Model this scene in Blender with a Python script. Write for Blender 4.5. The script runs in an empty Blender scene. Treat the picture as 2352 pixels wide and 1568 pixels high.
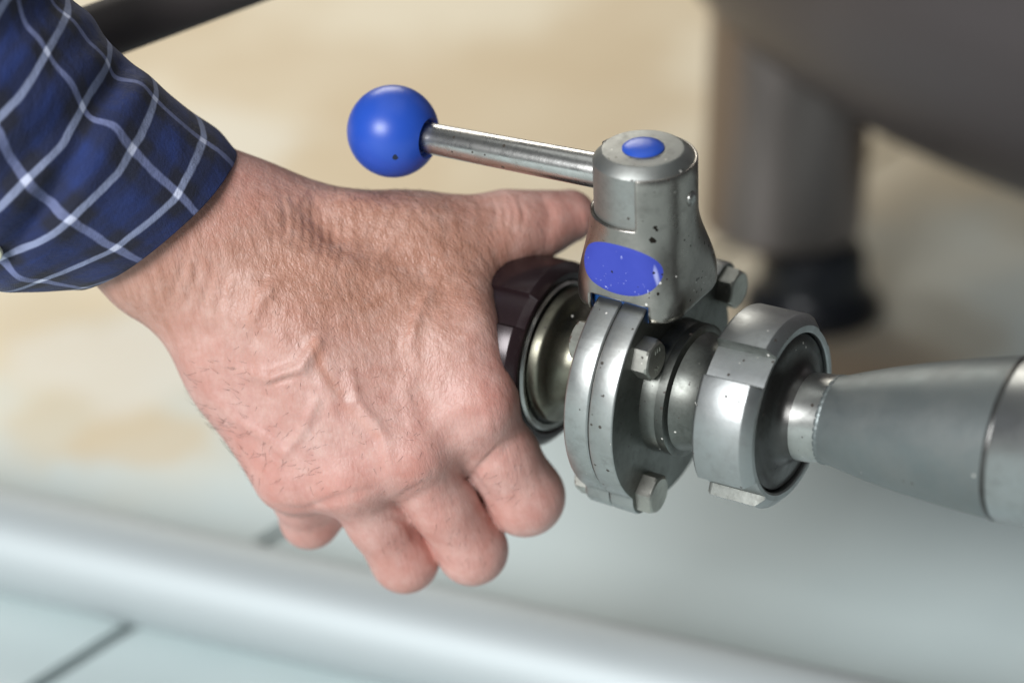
import bpy, bmesh, math, random
import numpy as np
from mathutils import Vector, Matrix

random.seed(7)
rng = np.random.default_rng(7)
SC = bpy.context.scene
COL = SC.collection
R_ = math.radians

# ------------------------------------------------------------------ camera
PITCH = 27.0
CAM = Vector((0.0, 0.0, 0.53))
K = 36.0 / 85.0 / 2352.0            # metres per pixel of the 2352 wide picture, per metre of depth
cam = bpy.data.cameras.new('camera')
cam.lens = 85; cam.sensor_width = 36; cam.clip_start = 0.02; cam.clip_end = 60
cam.dof.use_dof = True; cam.dof.focus_distance = 0.722; cam.dof.aperture_fstop = 4.0
camo = bpy.data.objects.new('camera', cam); COL.objects.link(camo)
camo.location = CAM; camo.rotation_euler = (R_(90 - PITCH), 0, 0)
SC.camera = camo
FW = Vector((0, math.cos(R_(PITCH)), -math.sin(R_(PITCH))))
UP = Vector((0, math.sin(R_(PITCH)), math.cos(R_(PITCH))))
RT = Vector((1, 0, 0))
def at(px, py, d):
    return CAM + d * (FW + (px - 1176) * K * RT - (py - 784) * K * UP)
def on_floor(px, py):
    v = FW + (px - 1176) * K * RT - (py - 784) * K * UP
    return CAM + v * (-CAM.z / v.z)

# ------------------------------------------------------------------ light
world = bpy.data.worlds.new('World'); SC.world = world; world.use_nodes = True
bg = world.node_tree.nodes['Background']
bg.inputs[0].default_value = (0.93, 0.97, 1.0, 1); bg.inputs[1].default_value = 0.10
def area(name, loc, target, sx, sy, power, color):
    l = bpy.data.lights.new(name, 'AREA'); l.shape = 'RECTANGLE'; l.size = sx; l.size_y = sy
    l.energy = power; l.color = color
    o = bpy.data.objects.new(name, l); COL.objects.link(o)
    o.location = loc
    o.rotation_euler = (Vector(target) - Vector(loc)).to_track_quat('-Z', 'Y').to_euler()
    return o
area('window_light', (-1.70, -1.85, 1.80), (0.0, 0.66, 0.18), 1.5, 1.1, 152, (0.97, 0.985, 1.0))
area('far_window_light', (-0.5, 3.6, 1.7), (-0.1, 1.2, 0.0), 1.6, 0.8, 36, (1.0, 0.95, 0.86))
area('ceiling_panel', (-0.2, 0.7, 2.4), (-0.2, 0.7, 0.0), 2.2, 2.0, 10, (0.97, 1.0, 0.98))
SC.view_settings.view_transform = 'Standard'; SC.view_settings.look = 'None'
SC.view_settings.exposure = 0.0; SC.view_settings.gamma = 1.0
SC.cycles.use_denoising = True
SC.cycles.max_bounces = 8

# ------------------------------------------------------------------ helpers
def tag(o, label=None, cat=None, group=None, kind=None):
    for k, v in (('label', label), ('category', cat), ('group', group), ('kind', kind)):
        if v: o[k] = v
    return o
def empty(name, loc=(0, 0, 0), rot=None):
    o = bpy.data.objects.new(name, None); COL.objects.link(o)
    o.empty_display_size = 0.02
    if rot is not None: o.matrix_world = rot
    o.location = loc
    return o
def link(name, me, mat, parent=None, smooth=True, angle=35):
    o = bpy.data.objects.new(name, me); COL.objects.link(o)
    if mat: me.materials.append(mat)
    if parent: o.parent = parent
    if smooth:
        me.polygons.foreach_set('use_smooth', [True] * len(me.polygons))
        if angle: me.set_sharp_from_angle(angle=R_(angle))
    me.update()
    return o
def mesh(name, v, f):
    me = bpy.data.meshes.new(name); me.from_pydata([tuple(p) for p in v], [], f); me.validate(); me.update()
    return me
def fixn(me):
    bm = bmesh.new(); bm.from_mesh(me)
    bmesh.ops.recalc_face_normals(bm, faces=bm.faces); bm.to_mesh(me); bm.free()
def lathe(name, prof, mat, parent=None, seg=96, axis='X', scale=0.001, off=None, rfun=None, closed=False, angle=35, angs=None):
    """revolve (x, r) in mm about the local X (or Z) axis; off gives a sideways shift per station"""
    v, f = [], []
    if angs is None: angs = [2 * math.pi * i / seg for i in range(seg)]
    n = len(angs)
    for j, (x, r) in enumerate(prof):
        oy, oz = off[j] if off else (0, 0)
        for t in angs:
            rr = rfun(x, r, t) if rfun else r
            a, b = rr * math.cos(t) + oy, rr * math.sin(t) + oz
            p = (x, a, b) if axis == 'X' else (a, b, x)
            v.append(tuple(c * scale for c in p))
    m = len(prof)
    for j in range(m if closed else m - 1):
        j2 = (j + 1) % m
        for i in range(n):
            i2 = (i + 1) % n
            f.append((j * n + i, j * n + i2, j2 * n + i2, j2 * n + i))
    if not closed:
        for j in (0, m - 1):
            if prof[j][1] > 1e-6: f.append(tuple(j * n + i for i in range(n)))
    me = mesh(name, v, f)
    bm = bmesh.new(); bm.from_mesh(me)
    bmesh.ops.remove_doubles(bm, verts=bm.verts, dist=1e-7)
    bmesh.ops.recalc_face_normals(bm, faces=bm.faces); bm.to_mesh(me); bm.free()
    return link(name, me, mat, parent, angle=angle)
def tube(name, pts, rad, mat, parent=None, seg=48):
    """round bar through world points with radius per point"""
    v, f = [], []
    pts = [Vector(p) for p in pts]
    if not isinstance(rad, (list, tuple)): rad = [rad] * len(pts)
    prev = None
    for i, p in enumerate(pts):
        d = (pts[min(i + 1, len(pts) - 1)] - pts[max(i - 1, 0)]).normalized()
        u = d.cross(Vector((0, 0, 1))) if prev is None else prev - d * prev.dot(d)
        if u.length < 1e-6: u = d.cross(Vector((0, 1, 0)))
        u.normalize(); prev = u; w = d.cross(u)
        for k in range(seg):
            a = 2 * math.pi * k / seg
            v.append(p + (u * math.cos(a) + w * math.sin(a)) * rad[i])
    for i in range(len(pts) - 1):
        for k in range(seg):
            k2 = (k + 1) % seg
            f.append((i * seg + k, i * seg + k2, (i + 1) * seg + k2, (i + 1) * seg + k))
    f.append(tuple(range(seg))); f.append(tuple((len(pts) - 1) * seg + k for k in range(seg)))
    me = mesh(name, v, f); fixn(me)
    return link(name, me, mat, parent)

# ------------------------------------------------------------------ materials
class NT:
    def __init__(s, name):
        s.m = bpy.data.materials.new(name); s.m.use_nodes = True
        s.t = s.m.node_tree; s.b = s.t.nodes['Principled BSDF']
        s.tc = s.t.nodes.new('ShaderNodeTexCoord')
    def n(s, typ, **kw):
        nd = s.t.nodes.new('ShaderNode' + typ)
        for k, v in kw.items():
            if k.startswith('i_'):
                key = k[2:]
                nd.inputs[int(key) if key.isdigit() else key].default_value = v
            else: setattr(nd, k, v)
        return nd
    def l(s, a, b): s.t.links.new(a, b)
    def noise(s, scale, detail=4, rough=.55, vec=None, stretch=None):
        nd = s.n('TexNoise'); nd.inputs['Scale'].default_value = scale
        nd.inputs['Detail'].default_value = detail; nd.inputs['Roughness'].default_value = rough
        src = vec or s.tc.outputs['Object']
        if stretch:
            mp = s.n('Mapping'); mp.inputs['Scale'].default_value = stretch
            s.l(src, mp.inputs[0]); src = mp.outputs[0]
        s.l(src, nd.inputs['Vector']); return nd.outputs[0]
    def ramp(s, fac, stops):
        nd = s.n('ValToRGB'); cr = nd.color_ramp
        while len(cr.elements) < len(stops): cr.elements.new(.5)
        for e, (p, c) in zip(cr.elements, stops):
            e.position = p; e.color = (c, c, c, 1) if isinstance(c, (int, float)) else (*c, 1)
        s.l(fac, nd.inputs[0]); return nd.outputs[0]
    def mix(s, fac, a, b, blend='MIX'):
        nd = s.n('Mix', data_type='RGBA', blend_type=blend)
        for key, val in ((0, fac), (6, a), (7, b)):
            if hasattr(val, 'is_output'): s.l(val, nd.inputs[key])
            else: nd.inputs[key].default_value = val if key == 0 else (*val, 1)
        return nd.outputs[2]
    def math(s, op, a, b=None):
        nd = s.n('Math', operation=op)
        for i, val in enumerate((a, b)):
            if val is None: continue
            if hasattr(val, 'is_output'): s.l(val, nd.inputs[i])
            else: nd.inputs[i].default_value = val
        return nd.outputs[0]
    def bump(s, h, strength, dist, prev=None):
        nd = s.n('Bump'); nd.inputs['Strength'].default_value = strength; nd.inputs['Distance'].default_value = dist
        s.l(h, nd.inputs['Height'])
        if prev: s.l(prev, nd.inputs['Normal'])
        return nd.outputs[0]
    def set(s, **kw):
        for k, v in kw.items():
            k = k.replace('_', ' ')
            if hasattr(v, 'is_output'): s.l(v, s.b.inputs[k])
            else: s.b.inputs[k].default_value = (*v, 1) if isinstance(v, tuple) and len(v) == 3 and 'Color' in k else v
        return s.m
    def specks(s, scale, size, amount):
        """mask of small irregular specks: 1 inside a speck"""
        v = s.n('TexVoronoi'); v.inputs['Scale'].default_value = scale
        nz = s.noise(scale * 3, 2)
        wv = s.n('VectorMath', operation='SCALE'); wv.inputs['Scale'].default_value = 1.0
        s.l(s.tc.outputs['Object'], v.inputs['Vector'])
        d = s.math('ADD', v.outputs['Distance'], s.math('MULTIPLY', s.math('SUBTRACT', nz, .5), .22))
        sep = s.n('SeparateColor'); s.l(v.outputs['Color'], sep.inputs[0])
        keep = s.math('LESS_THAN', sep.outputs[0], s.math('MULTIPLY', s.ramp(s.noise(70, 2), [(.40, .1), (.66, 2.2)]), amount))
        var = s.math('MULTIPLY', sep.outputs[1], size)
        return s.math('MULTIPLY', s.math('LESS_THAN', d, var), keep)

def steel(name, base=(.55, .56, .54), rough=.34, specks=True, dirt=.35, brush=None, metallic=1.0, smudge=(.28, .27, .25), spk=1.0):
    s = NT(name)
    n1 = s.noise(60, 6, .65); n2 = s.noise(420, 3, .6); n3 = s.noise(170, 5, .7)
    big = s.ramp(n1, [(.36, 0), (.66, 1)])
    mid = s.ramp(n3, [(.5, 0), (.72, 1)])
    col = s.mix(s.math('MULTIPLY', big, dirt), base, smudge)
    col = s.mix(s.math('MULTIPLY', mid, dirt * .8), col, tuple(q * .6 for q in smudge))
    ro = s.math('ADD', s.math('MULTIPLY', s.math('ADD', n1, n3), .24), rough - .24)
    if specks:
        m1 = s.math('MAXIMUM', s.specks(700, .40, spk * .07), s.specks(260, .19, spk * .025)); m2 = s.math('MAXIMUM', s.specks(640, .30, spk * .03), s.specks(240, .10, spk * .012))
        col = s.mix(m1, col, (.05, .042, .035)); col = s.mix(m2, col, (.62, .60, .55))
        met = s.math('SUBTRACT', metallic, s.math('MULTIPLY', s.math('MAXIMUM', m1, m2), metallic))
        s.set(Metallic=met)
    else: s.set(Metallic=metallic)
    nb = s.bump(n2, .12, .0003)
    if brush:
        nb = s.bump(s.noise(500, 2, .5, stretch=brush), .16, .0002, nb)
    s.l(nb, s.b.inputs['Normal'])
    return s.set(Base_Color=col, Roughness=ro)

M = {}
M['steel'] = steel('steel_brushed', (.44, .45, .43), .32, dirt=.45)
M['steel_nut'] = steel('steel_turned', (.41, .43, .43), .42, brush=(.05, 1, 1))
M['steel_cap'] = steel('steel_cap', (.34, .355, .34), .52, dirt=.5)
M['steel_face'] = steel('steel_grimy_shaded_face', (.19, .20, .185), .40, dirt=.6, smudge=(.09, .09, .08))  # grime on side faces and spigot, with their shade put into the colour
M['steel_olive'] = steel('steel_shaded_olive', (.17, .165, .13), .36, dirt=.5, smudge=(.07, .065, .05))  # shade on the rear spigot is put into this olive colour
M['steel_flange'] = steel('steel_cast_flange', (.43, .45, .44), .40, dirt=.5, brush=(.06, 1, 1))
M['steel_cast'] = steel('steel_cast_housing', (.35, .33, .30), .30, dirt=.6)
M['steel_rod'] = steel('steel_polished_rod', (.56, .56, .54), .27, dirt=.45)
M['steel_tube'] = steel('steel_tube_worn', (.42, .44, .44), .4, dirt=.4, spk=.3)
M['steel_dull'] = steel('steel_dull_grey', (.165, .188, .188), .5, dirt=.25, metallic=.75, spk=.25)
M['steel_dark'] = steel('steel_grimy_shaded', (.10, .10, .097), .33, dirt=.5, smudge=(.055, .05, .045))  # liner grime, with the shade there put into the base colour
M['steel_bolt'] = steel('steel_bolt', (.48, .48, .43), .4, dirt=.5)
s = NT('rear_nut_shaded'); M['rear_nut'] = s.set(Base_Color=(.022, .012, .014), Roughness=.25, Metallic=.3)  # shadow and brown reflection of the hand put into the nut's colour
s = NT('rubber_dark'); M['rubber'] = s.set(Base_Color=(.012, .014, .019), Roughness=.28)
s = NT('blue_plastic_knob')
n = s.noise(90, 3); sp = s.specks(75, .09, .10)
M['blue'] = s.set(Base_Color=s.mix(sp, (.018, .075, .44), (.004, .016, .07)), Roughness=.36,
                  Normal=s.bump(s.noise(700, 2), .04, .0003))
s = NT('blue_label')
w = s.math('MULTIPLY', s.ramp(s.noise(1300, 2, .5), [(.66, 0), (.69, 1)]), s.ramp(s.noise(160, 2, .5), [(.52, 0), (.6, 1)])); dk = s.specks(480, .22, .14)
scr = s.ramp(s.noise(90, 2, .5, stretch=(1, 1, .12)), [(.67, 0), (.69, 1)])
c = s.mix(s.noise(120, 3), (.032, .05, .33), (.05, .07, .40))
c = s.mix(s.math('MAXIMUM', w, scr), c, (.42, .45, .72)); c = s.mix(dk, c, (.02, .02, .05))
M['label'] = s.set(Base_Color=c, Roughness=.7, Specular_IOR_Level=.2)
s = NT('dark_tank_paint')
M['tank'] = s.set(Base_Color=s.mix(s.noise(5, 3), (.085, .070, .069), (.060, .053, .055)), Roughness=.42, Metallic=.3)
s = NT('leg_steel'); M['leg'] = s.set(Base_Color=(.25, .212, .20), Roughness=.28, Metallic=1.0)
s = NT('dark_pipe_paint'); M['dark_pipe'] = s.set(Base_Color=(.060, .050, .049), Roughness=.75)
s = NT('floor_pipe_steel')
M['fore'] = s.set(Base_Color=(.45, .495, .505), Roughness=.6, Metallic=.35)

# ------------------------------------------------------------------ floor
s = NT('floor_paint')
sep = s.n('SeparateXYZ'); s.l(s.tc.outputs['Object'], sep.inputs[0])
# warm ochre lies on the far side of a ragged line across the floor
edge = s.math('ADD', sep.outputs[1], s.math('MULTIPLY', sep.outputs[0], -.22))
wob = s.math('MULTIPLY', s.math('SUBTRACT', s.noise(5.5, 4, .5), .5), .5)
e = s.math('ADD', edge, wob)
ochre_side = s.ramp(s.math('MULTIPLY', s.math('SUBTRACT', e, .92), 4.0), [(0, 0), (.9, 1)])
pale = s.mix(s.ramp(s.noise(3, 4), [(.3, 0), (.7, 1)]), (.56, .665, .67), (.68, .755, .745))
warm = s.mix(s.ramp(s.noise(6, 4, .5, stretch=(1.1, .9, 1)), [(.42, 0), (.62, 1)]), (.85, .75, .56), (.70, .56, .36))
colr = s.mix(ochre_side, pale, warm)
def floor_blob(px, py, r, col, amt):
    global colr
    p = on_floor(px, py)
    d = s.n('VectorMath', operation='DISTANCE'); d.inputs[1].default_value = p; s.l(s.tc.outputs['Object'], d.inputs[0])
    q = s.math('ADD', d.outputs['Value'], s.math('MULTIPLY', s.math('SUBTRACT', s.noise(18, 4, .55), .5), r * 1.5))
    f = s.ramp(s.math('DIVIDE', q, r), [(.70, amt), (1.0, 0)])
    colr = s.mix(f, colr, col)
floor_blob(190, 950, .045, (.70, .58, .38), .55)
floor_blob(330, 1010, .035, (.68, .55, .36), .7)
floor_blob(60, 760, .05, (.72, .60, .40), .4)
floor_blob(300, 820, .06, (.80, .76, .66), .7)
floor_blob(1250, 240, .10, (.66, .51, .31), .6)
floor_blob(760, 170, .10, (.68, .53, .33), .6)
floor_blob(1960, 850, .055, (.42, .28, .17), .7)
floor_blob(2080, 760, .05, (.45, .42, .34), .6)  # the tank's grey shadow beside its foot, put into the floor colour
floor_blob(500, 330, .06, (.86, .80, .66), .7)
M['floor'] = s.set(Base_Color=colr, Roughness=.6, Normal=s.bump(s.noise(60, 5), .1, .002))
s = NT('joint_filler'); M['joint'] = s.set(Base_Color=(.06, .10, .10), Roughness=.8)
floor = link('floor', mesh('floor', [(-9, -9, -.006), (9, -9, -.006), (9, 14, -.006), (-9, 14, -.006)], [(0, 1, 2, 3)]), M['joint'], smooth=False)
tag(floor, 'pale painted concrete floor with ochre stains and one dark joint', kind='structure')
ja, jb = on_floor(120, 1550), on_floor(640, 1222)
jd = (jb - ja).normalized(); jn = Vector((-jd.y, jd.x, 0))
mid = (ja + jb) / 2
for side in (-1, 1):
    me = bpy.data.meshes.new('floor_slab'); bm = bmesh.new()
    q = [mid + jd * u * 8 + jn * side * w for (u, w) in ((-1, .0032), (1, .0032), (1, 8), (-1, 8))]
    top = [bm.verts.new((p.x, p.y, 0)) for p in q]
    low = [bm.verts.new((p.x, p.y, -.005)) for p in q]
    bm.faces.new(top)
    for i in range(4): bm.faces.new((top[i], low[i], low[(i + 1) % 4], top[(i + 1) % 4]))
    bmesh.ops.recalc_face_normals(bm, faces=bm.faces); bm.to_mesh(me); bm.free()
    link('floor_slab', me, M['floor'], floor, smooth=False)

# ------------------------------------------------------------------ tank with leg
fp = on_floor(1862, 712)
tank_c = at(3100, -378, 1.16)
tank = empty('steel_tank', (tank_c.x, tank_c.y, 0))
tag(tank, 'large dark round-bottomed steel tank standing on a thick grey leg behind the valve', 'tank')
RT_, HT_ = 1650 * K * 1.16, 780 * K * 1.16
prof = [(tank_c.z + .5, .0), (tank_c.z + .5, RT_)] + \
       [(tank_c.z - HT_ * math.sin(a), max(RT_ * math.cos(a), 0)) for a in [math.pi / 2 * i / 40 for i in range(41)]]
lathe('shell', prof, M['tank'], tank, 128, 'Z', 1.0)
def at_y(px, py, y):
    v = FW + (px - 1176) * K * RT - (py - 784) * K * UP
    return CAM + v * (y / v.y)
leg_c = at_y(1796, 530, fp.y)
leg_r = (at_y(2000, 500, fp.y) - at_y(1630, 500, fp.y)).x / 2
leg_b = leg_c.z
lg = lathe('leg', [(leg_b, leg_r - .006), (leg_b + .006, leg_r), (tank_c.z + .05, leg_r)], M['leg'], tank, 64, 'Z', 1.0)
lg.location = (leg_c.x - tank_c.x, fp.y - tank_c.y, 0)
ft = lathe('foot', [(0, .033), (.002, .0345), (.008, .034), (.011, .031), (.015, .0275), (.020, .0265), (leg_b - .010, .0255), (leg_b - .003, .021), (leg_b + .01, .018)], M['rubber'], lg, 64, 'Z', 1.0)
ft.location = (fp.x - leg_c.x, 0, 0)

# ------------------------------------------------------------------ loose pipes
p0, p1 = at(620, -70, .80), at(60, 135, .76)
dd = (p1 - p0)
o = tube('dark_pipe', [p0 - dd * 1.6, p0, p1, p1 + dd * .9], 66 * K * .78, M['dark_pipe'])
tag(o, 'dark grey round pipe crossing the top left corner behind the shirt sleeve', 'pipe')
YAW = R_(32)
AX = Vector((math.cos(YAW), -math.sin(YAW), 0))
def on_level(px, py, z):
    v = FW + (px - 1176) * K * RT - (py - 784) * K * UP
    return CAM + v * ((z - CAM.z) / v.z)
HR = .0205
h0, h1 = on_level(0, 1240, HR), on_level(1200, 1512, HR)
hd = (h1 - h0)
o = tube('floor_pipe', [h0 - hd * 2.6, h0, h1, h1 + hd * 1.4], HR, M['fore'])
tag(o, 'bright steel pipe lying blurred across the floor at the lower left, below the hand', 'pipe')

# ------------------------------------------------------------------ butterfly valve
VO = at(1490, 867, .745)
VM = Matrix.Translation(VO) @ Matrix.Rotation(-YAW, 4, 'Z') @ Matrix.Rotation(R_(-2.0), 4, 'Y')
LEAN = R_(5.0)
def node(name):
    o = bpy.data.objects.new(name, None); COL.objects.link(o); o.matrix_world = VM; o.empty_display_size = .01; return o
valve = node('butterfly_valve')
valve.matrix_world = VM @ Matrix.Rotation(R_(2.0), 4, 'Y') @ Matrix.Rotation(LEAN, 4, 'X')
tag(valve, 'steel butterfly valve with blue ball lever and blue oval label on its neck', 'valve')
# local axes: x along the pipe (right), y away from the viewer, z up; all in mm.  bolts as (y, z)
BOLTS = [(y * math.cos(LEAN) + z * math.sin(LEAN), z * math.cos(LEAN) - y * math.sin(LEAN)) for y, z in ((-20.5, 18.6), (-16, -29.7), (33, 20), (31, -27))]
RF = 37.5
def flange_r(x, r, t):
    if r < 34: return r
    ex = RF - r
    best = r
    for (by, bz) in BOLTS:
        c, s_ = math.cos(t), math.sin(t)
        b = by * c + bz * s_; q = by * by + bz * bz - b * b
        rr = 7.6
        if b > 0 and q < rr * rr: best = max(best, b + math.sqrt(rr * rr - q) - ex)
    return best
for (xa, xb) in ((-8.4, -.12), (.12, 8.4)):
    w = 1.0
    inner, outer = (xa, xb) if xa < 0 else (xb, xa)
    out_x = xa if xa < 0 else xb; in_x = xb if xa < 0 else xa
    sg = 1 if out_x > in_x else -1
    pr = [(in_x, 12), (in_x, RF - .5), (in_x + sg * .4, RF - .1), (in_x + sg * .7, RF), (out_x - sg * .7, RF), (out_x - sg * .25, RF - .15), (out_x - sg * .05, RF - .4), (out_x, RF - .8), (out_x, 12)]
    fl = lathe('flange_plate', pr, M['steel_flange'], valve, 240, rfun=flange_r)
    fl.data.materials.append(M['steel_face'])
    for p in fl.data.polygons:
        if abs(p.normal.x) > .95: p.material_index = 1
def hexbolt(y, z, side, rot, mat):
    v, f = [], []
    ac = 6.5; h = 5.2
    rings = [(0, ac), (h - .9, ac), (h, ac * .84)]
    nseg = 36
    def hexr(a, rr):
        ap = rr * math.cos(math.pi / 6)
        a = (a % (math.pi / 3)) - math.pi / 6
        return ap / math.cos(a)
    def rf(x, r, t):
        if r <= 0.01: return r
        hr = hexr(t - rot, ac)
        return hr if x < h - .95 else (min(hr, ac * .9) if x < h - .1 else min(hr, ac * .80))
    o = lathe('bolt', [(0, ac), (h - 1.0, ac), (h - .4, ac), (h, ac), (h, 0)], mat, valve, nseg, rfun=rf, angle=20,
              angs=[rot + 2 * math.pi * i / nseg for i in range(nseg)])
    o.matrix_local = Matrix.Translation((side * .0084, y * .001, z * .001)) @ (Matrix.Identity(4) if side > 0 else Matrix.Rotation(math.pi, 4, 'Z'))
    return o
for i, (by, bz) in enumerate(BOLTS):
    for side in (1, -1):
        b = hexbolt(by, bz, side, (.15, .62, .3, .9)[i] + (0 if side > 0 else .35), M['steel_bolt'])
        if side > 0 and i == 0:
            # raised grade marks on the bolt head
            for k, (yy, zz) in enumerate(((-.6, 3.0), (.6, 3.2), (1.9, 3.0))):
                v = [(5.2, yy + a, zz + c) for a in (-.12, .12) for c in (-.7, .7)] + [(5.32, yy + a, zz + c) for a in (-.1, .1) for c in (-.65, .65)]
                v = [tuple(q * .001 for q in p) for p in v]
                me = mesh('raised_mark', v, [(4, 5, 7, 6), (0, 1, 5, 4), (2, 6, 7, 3), (0, 4, 6, 2), (1, 3, 7, 5)]); fixn(me)
                link('raised_mark', me, M['steel_bolt'], b, smooth=False)
            cu = bpy.data.curves.new('raised_text', 'FONT'); cu.body = '70'; cu.size = .0030; cu.extrude = .00012
            cu.align_x = 'CENTER'; cu.materials.append(M['steel_bolt'])
            t = bpy.data.objects.new('raised_text', cu); COL.objects.link(t)
            tm = bpy.data.meshes.new_from_object(t.evaluated_get(bpy.context.evaluated_depsgraph_get()))
            bpy.data.objects.remove(t)
            t = bpy.data.objects.new('raised_text', tm); COL.objects.link(t); t.parent = b
            t.matrix_local = Matrix(((0, 0, 1, .0053), (1, 0, 0, .0), (0, 1, 0, -.0042), (0, 0, 0, 1)))
def mir(p): return [(-x, r) for x, r in p]
spig = [(8.3, 21.1), (11.0, 21.0), (12.6, 20.6), (13.2, 20.4), (13.4, 20.9), (16.2, 20.9), (16.6, 20.3), (16.9, 18.7), (19.5, 17.8), (24.5, 17.6), (29, 18.6), (33, 20.2), (33, 12)]
lathe('spigot', spig, M['steel_face'], valve, 128)
lathe('spigot', mir([(8.3, 20), (9.5, 19.5), (10.5, 16), (14, 14.8), (20, 14.8), (23.5, 16), (26, 18.6), (27.2, 21), (28.2, 21.6), (31, 21.6), (31, 12)]), M['steel_olive'], valve, 128)

# neck housing: round at the top, rounded square saddle at the foot
Z0, Z1 = 30.6, 76.3
HX, HY, HC = 17.6, 18.4, 9.5
def base_r(t):
    c, s_ = abs(math.cos(t)), abs(math.sin(t))
    lo, hi = 5.0, 30.0
    for _ in range(40):
        m = (lo + hi) / 2
        qx, qy = m * c - (HX - HC), m * s_ - (HY - HC)
        d = math.hypot(max(qx, 0), max(qy, 0)) + min(max(qx, qy), 0) - HC
        if d > 0: hi = m
        else: lo = m
    return lo
def neck_r(t, z):
    u = min(max((60.3 - z) / 25.0, 0), 1); u = u * u * (3 - 2 * u)
    return 16.0 * (1 - u) + base_r(t) * u - (0.9 * max(0, (33.0 - z) / 2.5) ** 2 if z < 33 else 0)
def neck_c(z):
    u = min(max((60.3 - z) / 25.0, 0), 1); u = u * u * (3 - 2 * u)
    return -.3 * (1 - u) - .3 * u, 1.2 * u
W0, W1, WZ = 169.0, 290.0, 59.6          # window for the lever
N0, N1, NZ = 9.9, 36.7, 0
angs = sorted(set([round(a * 2.5, 3) for a in range(144)] + [W0, W1]))
zs = sorted(set([30.6 + .5 * i for i in range(13)] + [37 + 1.3 * i for i in range(28)] + [WZ, Z1 - .5, Z1]))
zs = [z for z in zs if z <= Z1]
v, f = [], []
for z in zs:
    for a in angs:
        t = R_(a); r = neck_r(t, z)
        if z > Z1 - .1: r -= .35
        cx, cy = neck_c(z)
        v.append(((r * math.cos(t) + cx) * .001, (r * math.sin(t) + cy) * .001, z * .001))
na = len(angs)
for j in range(len(zs) - 1):
    zc = (zs[j] + zs[j + 1]) / 2
    for i in range(na):
        i2 = (i + 1) % na
        ac = (angs[i] + (angs[i2] if i2 else 360)) / 2
        if W0 < ac < W1 and zc > WZ: continue
        x = neck_r(R_(ac), zc) * math.cos(R_(ac)) + neck_c(zc)[0]
        if abs(x) < N0 and zc < N1: continue
        f.append((j * na + i, j * na + i2, (j + 1) * na + i2, (j + 1) * na + i))
me = mesh('neck_housing', v, f)
bm = bmesh.new(); bm.from_mesh(me)
bmesh.ops.delete(bm, geom=[q for q in bm.verts if not q.link_faces], context='VERTS')
# straighten the edges of the notch
for q in bm.verts:
    if q.is_boundary and q.co.z < .0365 and abs(abs(q.co.x) - .0099) < .0009: q.co.x = math.copysign(.0099, q.co.x)
bm.to_mesh(me); bm.free()
hs = link('neck_housing', me, M['steel_cast'], valve, angle=40)
md = hs.modifiers.new('wall', 'SOLIDIFY'); md.thickness = .0011; md.offset = -1
# the rotor inside carries cap and lever
ro = lathe('rotor', [(50, 12), (50, 14.95), (73.4, 14.95), (73.8, 14.7), (76.3, 12.3), (76.5, 12.0), (76.55, 11.7), (76.55, 0)], M['steel_cap'], valve, 128, 'Z', angle=25)
ro.location = (-.0003, 0, .0023)
bu = lathe('cap_button', [(76.0, 6.3), (76.9, 6.2), (77.5, 5.5), (77.95, 4.2), (78.2, 2.5), (78.3, 0)], M['blue'], valve, 64, 'Z')
bu.location = (-.0003, 0, .0023)
def seal(name, z0, z1, sx, sy, mat):
    v, f = [], []
    n = 64
    for z in (z0, z1):
        for i in range(n):
            t = 2 * math.pi * i / n; r = base_r(t) - 1.5
            v.append((r * math.cos(t) * sx * .001, r * math.sin(t) * sy * .001, z * .001))
    for i in range(n): f.append((i, (i + 1) % n, n + (i + 1) % n, n + i))
    f.append(tuple(range(n))); f.append(tuple(range(n, 2 * n)))
    me = mesh(name, v, f); fixn(me)
    return link(name, me, mat, valve)
s = NT('dark_blue_plastic'); M['dblue'] = s.set(Base_Color=(.008, .05, .17), Roughness=.4)
seal('inner_bushing', 29.6, 37, .93, .93, M['dblue']).location = (-.0003, .0012, 0)
# label laid onto the curved front of the housing
def front_pt(x, z, lift):
    lo, hi = R_(180), R_(360)
    for _ in range(40):
        m = (lo + hi) / 2
        if neck_r(m, z) * math.cos(m) + neck_c(z)[0] < x: lo = m
        else: hi = m
    r = neck_r(lo, z) + lift
    return ((r * math.cos(lo) + neck_c(z)[0]) * .001, (r * math.sin(lo) + neck_c(z)[1]) * .001, z * .001)
v, f = [front_pt(-.2, 46.6, .3)], []
NR, NA = 10, 64
for k in range(1, NR + 1):
    for i in range(NA):
        a = 2 * math.pi * i / NA; q = k / NR
        ca, sa = math.cos(a), math.sin(a)
        ex = 1.0
        v.append(front_pt(-.2 + 13.2 * q * math.copysign(abs(ca) ** ex, ca), 46.6 + 8.0 * q * math.copysign(abs(sa) ** ex, sa) , .28 if k < NR else .02))
for i in range(NA): f.append((0, 1 + i, 1 + (i + 1) % NA))
for k in range(NR - 1):
    for i in range(NA):
        f.append((1 + k * NA + i, 1 + (k + 1) * NA + i, 1 + (k + 1) * NA + (i + 1) % NA, 1 + k * NA + (i + 1) % NA))
me = mesh('oval_label', v, f); fixn(me)
link('oval_label', me, M['label'], valve, angle=0)
# set screw on the right of the neck
ss = lathe('set_screw', [(-1, 2.3), (.25, 2.2), (.7, 1.7), (.9, 1.0), (.95, 0)], M['steel'], valve, 32)
ta = R_(-1)
ss.matrix_local = Matrix.Translation((-.0003, 0, 0)) @ Matrix.Rotation(ta, 4, 'Z') @ Matrix.Translation((.0160, 0, .0663))
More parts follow.
